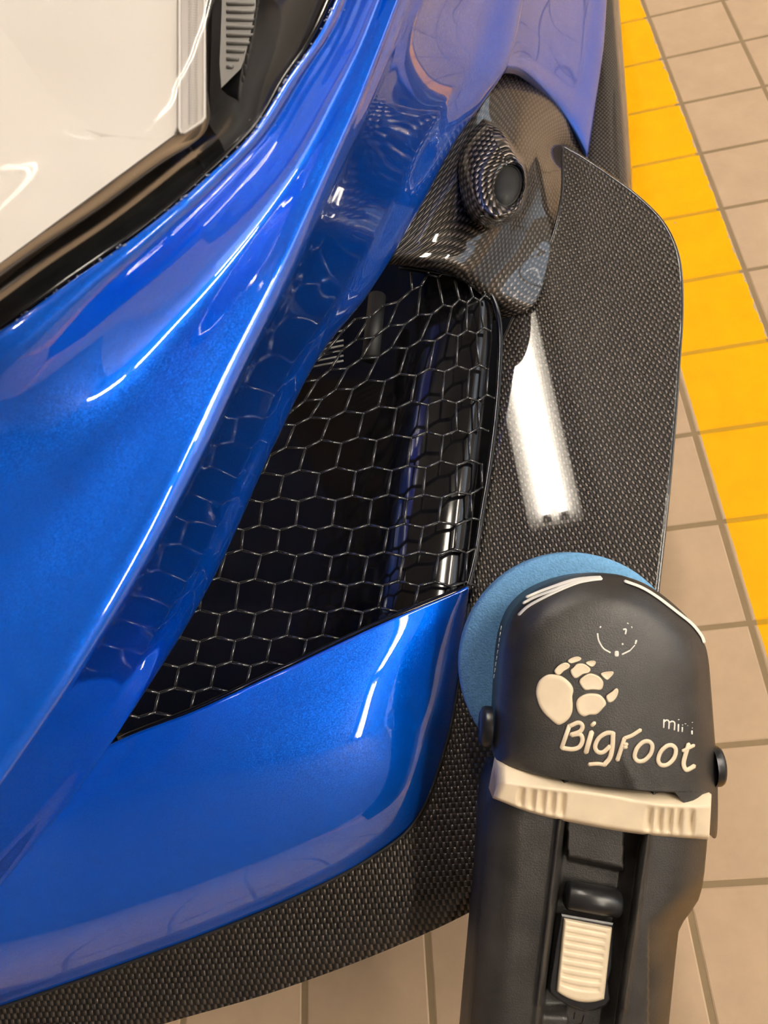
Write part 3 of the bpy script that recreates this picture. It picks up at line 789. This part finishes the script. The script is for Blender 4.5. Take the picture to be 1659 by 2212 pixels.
for i in range(n1):
    f = i / (n1 - 1)
    l_ = (lerp(1219, 1203, f), lerp(1985, 2142, f)); r_ = (lerp(1322, 1305, f), lerp(2005, 2158, f))
    for j in range(n2):
        g = j / (n2 - 1); x, y = lerp(l_[0], r_[0], g), lerp(l_[1], r_[1], g)
        y += 12 * f ** 6 * (1 - (2 * g - 1) ** 2) * 1.2
        z = -.0118
        if .07 < f < .93 and .05 < g < .9:
            ph = (f - .05) / .9 * 8
            z -= .0006 * smooth((math.sin(ph * 2 * math.pi) + .25) * 2.)* min(1, (g - .05) / .05) * min(1, (.9 - g) / .05)
        ed = min(f, 1 - f, g, 1 - g); z -= .0012 * max(0, 1 - ed / .03) ** 2
        V.append(LOC(x, y, z))
idx = [j for j in range(n2)] + [i * n2 + n2 - 1 for i in range(1, n1)] + [(n1 - 1) * n2 + j for j in range(n2 - 2, -1, -1)] + [i * n2 for i in range(n1 - 2, 0, -1)]
b = len(V); V += [sink(V[i], -.004) for i in idx]
for i in range(n1 - 1):
    for j in range(n2 - 1): Fc.append((i * n2 + j, i * n2 + j + 1, (i + 1) * n2 + j + 1, (i + 1) * n2 + j))
for k in range(len(idx)): k2 = (k + 1) % len(idx); Fc.append((idx[k], idx[k2], b + k2, b + k))
o = new_obj('switch_button', V, Fc, 'cream', sw, recalc=True); o['label'] = 'cream ribbed switch button'

# raised strokes on the shell
def ribbon(P, w, zf, h=.0007, n=None, closed=False):
    P = np.array(P, float)
    if closed:
        k = len(P); Q = catmull(np.vstack([P[-2:], P, P[:3]]), (k + 4) * 8 + 1); P = Q[16:16 + k * 8]
    elif len(P) > 2: P = catmull(P, (len(P) - 1) * 7 + 1)
    k = len(P); V, Fc = [], []
    for i in range(k):
        t = (P[(i + 1) % k] - P[i - 1]) if closed else (P[min(i + 1, k - 1)] - P[max(i - 1, 0)])
        t = t / (np.linalg.norm(t) + 1e-9); nn = np.array([-t[1], t[0]])
        ww = w
        for s, hh in ((-1, -.0006), (-.92, h * .7), (-.6, h), (.6, h), (.92, h * .7), (1, -.0006)):
            q = P[i] + nn * s * ww / 2; V.append(LOC(q[0], q[1], zf(*q) + hh))
    m = k if closed else k - 1
    for i in range(m):
        for s in range(5): Fc.append((i * 6 + s, i * 6 + s + 1, ((i + 1) % k) * 6 + s + 1, ((i + 1) % k) * 6 + s))
    if not closed:                                            # rounded ends
        for i, sg in ((0, -1), (k - 1, 1)):
            t = P[min(i + 1, k - 1)] - P[max(i - 1, 0)]; t = t / np.linalg.norm(t) * sg
            q = P[i] + t * w * .42; b = len(V); V.append(LOC(q[0], q[1], zf(*q) - .0003))
            for s in range(5): Fc.append((i * 6 + s, i * 6 + s + 1, b))
    return V, Fc
def strokes(name, L, zf, mat, parent, h=.0007):
    V, Fc = [], []
    for P, w, closed in L:
        v, f = ribbon(P, w, zf, h, closed=closed); b = len(V); V += v; Fc += [tuple(i + b for i in t) for t in f]
    return new_obj(name, V, Fc, mat, parent, recalc=True)
def c2(P): return [(1190 + x / 4.879, 1530 + y / 4.879) for x, y in P]
OO = [(1030, 350), (1068, 395), (1050, 480), (985, 548), (915, 556), (882, 505), (908, 420), (970, 358)]
LET = {'B': [([(112, 418), (196, 180)], 8.6, 0), ([(196, 188), (290, 152), (332, 190), (305, 245), (210, 280)], 8.6, 0), ([(215, 282), (305, 275), (332, 335), (300, 405), (225, 432), (115, 418)], 8.8, 0)],
       'i': [([(430, 250), (368, 466)], 10., 0), ([(430, 182), (462, 152)], 7.5, 0)],
       'g': [([(650, 262), (585, 262), (505, 315), (466, 400), (490, 458), (550, 462), (622, 400)], 8.6, 0), ([(655, 258), (648, 400), (622, 520), (560, 598)], 9.4, 0), ([(565, 596), (490, 585), (400, 592)], 7.5, 0)],
       'F': [([(700, 548), (735, 440), (775, 315)], 8.4, 0), ([(775, 315), (850, 288), (945, 228)], 7.6, 0), ([(762, 385), (805, 378)], 7., 0), ([(755, 415), (800, 410)], 6.5, 0)],
       'o': [(OO, 8.4, 1)], 'o2': [([(x + 248, y + 42) for x, y in OO], 8.4, 1)],
       't': [([(1452, 378), (1415, 500), (1398, 590), (1430, 648), (1512, 608)], 9., 0), ([(1388, 450), (1440, 425), (1508, 390)], 7., 0)]}
for L in LET.values(): strokes('letter', [(c2(P), w_ * 1.17, c) for P, w_, c in L], ztop, 'cream', tool, .0009)
MINI = [[([(1192, 118), (1188, 205)], 3.4, 0), ([(1192, 145), (1218, 125), (1244, 142), (1243, 218)], 3.4, 0), ([(1246, 150), (1278, 138), (1304, 156), (1301, 230)], 3.4, 0)],
        [([(1345, 168), (1342, 245)], 3.6, 0), ([(1347, 118), (1347, 122)], 3.8, 0)],
        [([(1386, 200), (1383, 248)], 3.2, 0), ([(1385, 172), (1390, 180)], 2., 0), ([(1410, 162), (1425, 164)], 1.5, 0), ([(1438, 182), (1444, 184)], 1.6, 0)],
        [([(1487, 238), (1488, 272)], 3.8, 0), ([(1486, 150), (1496, 148)], 1.6, 0), ([(1490, 205), (1492, 212)], 1.6, 0)]]
for L in MINI: strokes('printed_letter', [(c2(P), w_, c) for P, w_, c in L], ztop, 'white_print', tool, .00012)
def c3(P): return [(1140 + x / 7.541, 1330 + y / 7.541) for x, y in P]
PAW = [('paw_pad', [(310, 970), (420, 960), (540, 985), (640, 1050), (715, 1135), (740, 1220), (722, 1320), (730, 1450), (720, 1570), (670, 1670), (590, 1740), (500, 1775), (430, 1740), (340, 1660), (260, 1580), (190, 1470), (150, 1350), (135, 1260), (150, 1150), (200, 1050)]),
       ('toe', [(435, 890), (520, 800), (620, 765), (682, 800), (670, 850), (590, 900), (520, 962), (460, 950)]),
       ('toe', [(650, 740), (700, 695), (800, 665), (868, 690), (850, 730), (770, 760), (700, 775)]),
       ('toe', [(695, 900), (750, 840), (800, 788), (890, 780), (960, 810), (1020, 870), (990, 930), (900, 950), (800, 1015), (740, 1000)]),
       ('claw', [(945, 770), (1000, 738), (1080, 735), (1108, 765), (1080, 815), (1030, 830)]),
       ('toe', [(840, 1080), (880, 1010), (1000, 942), (1120, 970), (1200, 1030), (1230, 1110), (1190, 1205), (1060, 1202), (940, 1210), (880, 1160)]),
       ('claw', [(1188, 950), (1270, 915), (1380, 910), (1395, 945), (1340, 1010), (1280, 1045)]),
       ('toe', [(790, 1440), (830, 1340), (960, 1272), (1130, 1275), (1220, 1330), (1275, 1430), (1220, 1510), (1120, 1605), (1010, 1612), (910, 1640), (820, 1580)]),
       ('claw', [(1280, 1310), (1370, 1240), (1440, 1185), (1475, 1220), (1450, 1320), (1380, 1400), (1310, 1405)])]
paw = bpy.data.objects.new('paw_emblem', None); COL.objects.link(paw); paw.parent = tool; paw.location = LOC(1240, 1480, -.001) - tool.location
paw['label'] = 'raised cream paw print emblem'
for nme, P in PAW:
    P = np.array(c3(P)); k = len(P); Q = catmull(np.vstack([P[-2:], P, P[:3]]), (k + 4) * 4 + 1)[8:8 + k * 4]
    c = Q.mean(axis=0); n = len(Q); V, Fc = [], []
    for s, hh in ((1.02, -.0006), (1., .0006), (.93, .0011), (.80, .0010), (.4, .0009)):
        for q in Q:
            p = c + (q - c) * s; V.append(LOC(p[0], p[1], ztop(*p) + hh))
    for i in range(4):
        for s in range(n): Fc.append((i * n + s, i * n + (s + 1) % n, (i + 1) * n + (s + 1) % n, (i + 1) * n + s))
    Fc.append(tuple(4 * n + s for s in range(n)))
    new_obj(nme, V, Fc, 'cream', paw, recalc=True)
WORN = [(c3([(1137, 290), (1148, 380), (1182, 460), (1240, 540), (1345, 602)]), 3.6, 0), (c3([(1535, 632), (1600, 600), (1660, 570)]), 3.6, 0), (c3([(1660, 575), (1700, 530), (1745, 480)]), 2.4, 0), (c3([(1752, 460), (1770, 400)]), 4.2, 0),
        (c3([(1178, 180), (1190, 190)]), 4., 0), (c3([(1555, 225), (1600, 225), (1590, 300)]), 4., 0), (c3([(1538, 455), (1552, 470)]), 4., 0), (c3([(1618, 120), (1640, 130)]), 2.4, 0), (c3([(1690, 175), (1700, 200)]), 2., 0),
        (c3([(1430, 620), (1470, 620)]), 13., 0)]
strokes('worn_round_print', WORN, ztop, 'white_print', tool, .00012)
def c4(P): return [(1020 + x / 5.184, 1220 + y / 5.184) for x, y in P]
def c6(P): return [(950 + x / 2.34, 1150 + y / 2.34) for x, y in P]
for L in ([(520, 560), (640, 455), (900, 318), (1150, 212), (1300, 175), (1450, 156)], [(572, 430), (700, 362), (900, 285), (1100, 205), (1300, 160), (1445, 148)], [(608, 362), (800, 282), (1100, 178), (1300, 145), (1435, 138)]):
    strokes('white_trim', [(c4(L), 6.5, 0)], ztop, 'white_print', tool, .0012)
strokes('white_trim', [(c6([(935, 246), (1020, 278), (1100, 326), (1200, 402), (1275, 462), (1322, 520), (1337, 556)]), 7., 0)], ztop, 'white_print', tool, .0016)
# worn print on the left flank of the shell and of the handle
def flank(P, w_):
    out = []
    for x, y in P: out.append((x, y))
    return out
V, Fc = [], []
for k in range(9):
    y = 1352 + k * 13; x = 1083 - k * 1.9
    tube_geo([PD(x, y, D0 + .024), PD(x - 1.5, y + 9, D0 + .024)], .0002, 5, V=V, Fc=Fc)
new_obj('flank_print', V, Fc, 'white_print', tool, recalc=True)
V, Fc = [], []
for k in range(9):
    y = 1972 + k * 31; x = hx(HL, y) - .5
    tube_geo([PD(x, y, D0 + .027), PD(x - 2.2, y + 20, D0 + .027)], .0003, 5, V=V, Fc=Fc)
new_obj('flank_print', V, Fc, 'white_print', tool, recalc=True)
# power mark moulded below the switch
strokes('power_mark', [([(1226, 2196), (1230, 2206), (1245, 2214), (1258, 2208), (1261, 2194)], 1.6, 0), ([(1242, 2188), (1240, 2202)], 1.6, 0)], zhandle, 'rubber_smooth', tool, .0004)

# side caps
def dome(name, c, ax, r1, r2, h, up, parent, mat):
    ax = ax.normalized(); u = (up - ax * up.dot(ax)).normalized(); v = ax.cross(u); V, Fc = [], []
    lv = [(1., -.002), (1., .3 * h), (.92, .7 * h), (.7, .95 * h), (.3, h)]; n = 24
    for s, hh in lv:
        for i in range(n):
            q = 2 * math.pi * i / n; V.append(c + u * math.cos(q) * r1 * s + v * math.sin(q) * r2 * s + ax * hh)
    for i in range(4):
        for s in range(n): Fc.append((i * n + s, i * n + (s + 1) % n, (i + 1) * n + (s + 1) % n, (i + 1) * n + s))
    Fc.append(tuple(4 * n + s for s in range(n)))
    return new_obj(name, V, Fc, mat, parent, recalc=True)
XC, YC = RM @ Vector((1, 0, 0)), RM @ Vector((0, 1, 0))
dome('side_cap', PD(1052, 1570, D0 + .030), -XC + YC * .05, .0105, .0085, .0040, YC, tool, 'rubber_smooth')
dome('side_cap', PD(1546, 1655, D0 + .020), XC + YC * .05, .0100, .0080, .0035, YC, tool, 'rubber_smooth')

# backing plate and foam pad
pc = PD(1240, 1441, D0 + .055)
def disc(name, levels, mat, parent, n=72):
    V, Fc = [], []
    for r, d in levels:
        for i in range(n):
            q = 2 * math.pi * i / n; V.append(pc + XC * math.cos(q) * r + YC * math.sin(q) * r - CAM_AX * d)
    for i in range(len(levels) - 1):
        for s in range(n): Fc.append((i * n + s, i * n + (s + 1) % n, (i + 1) * n + (s + 1) % n, (i + 1) * n + s))
    Fc.append(tuple(range(n))[::-1]); Fc.append(tuple((len(levels) - 1) * n + s for s in range(n)))
    return new_obj(name, V, Fc, mat, parent, recalc=True)
disc('backing_plate', [(.030, -.012), (.038, -.008), (.040, .0)], 'rubber_smooth', tool)
o = disc('foam_pad', [(.044, .0), (.056, .0006), (.0605, .002), (.0615, .004), (.0615, .012), (.060, .015), (.056, .0165), (.040, .017)], 'foam', tool)
o['label'] = 'round light blue foam polishing pad'
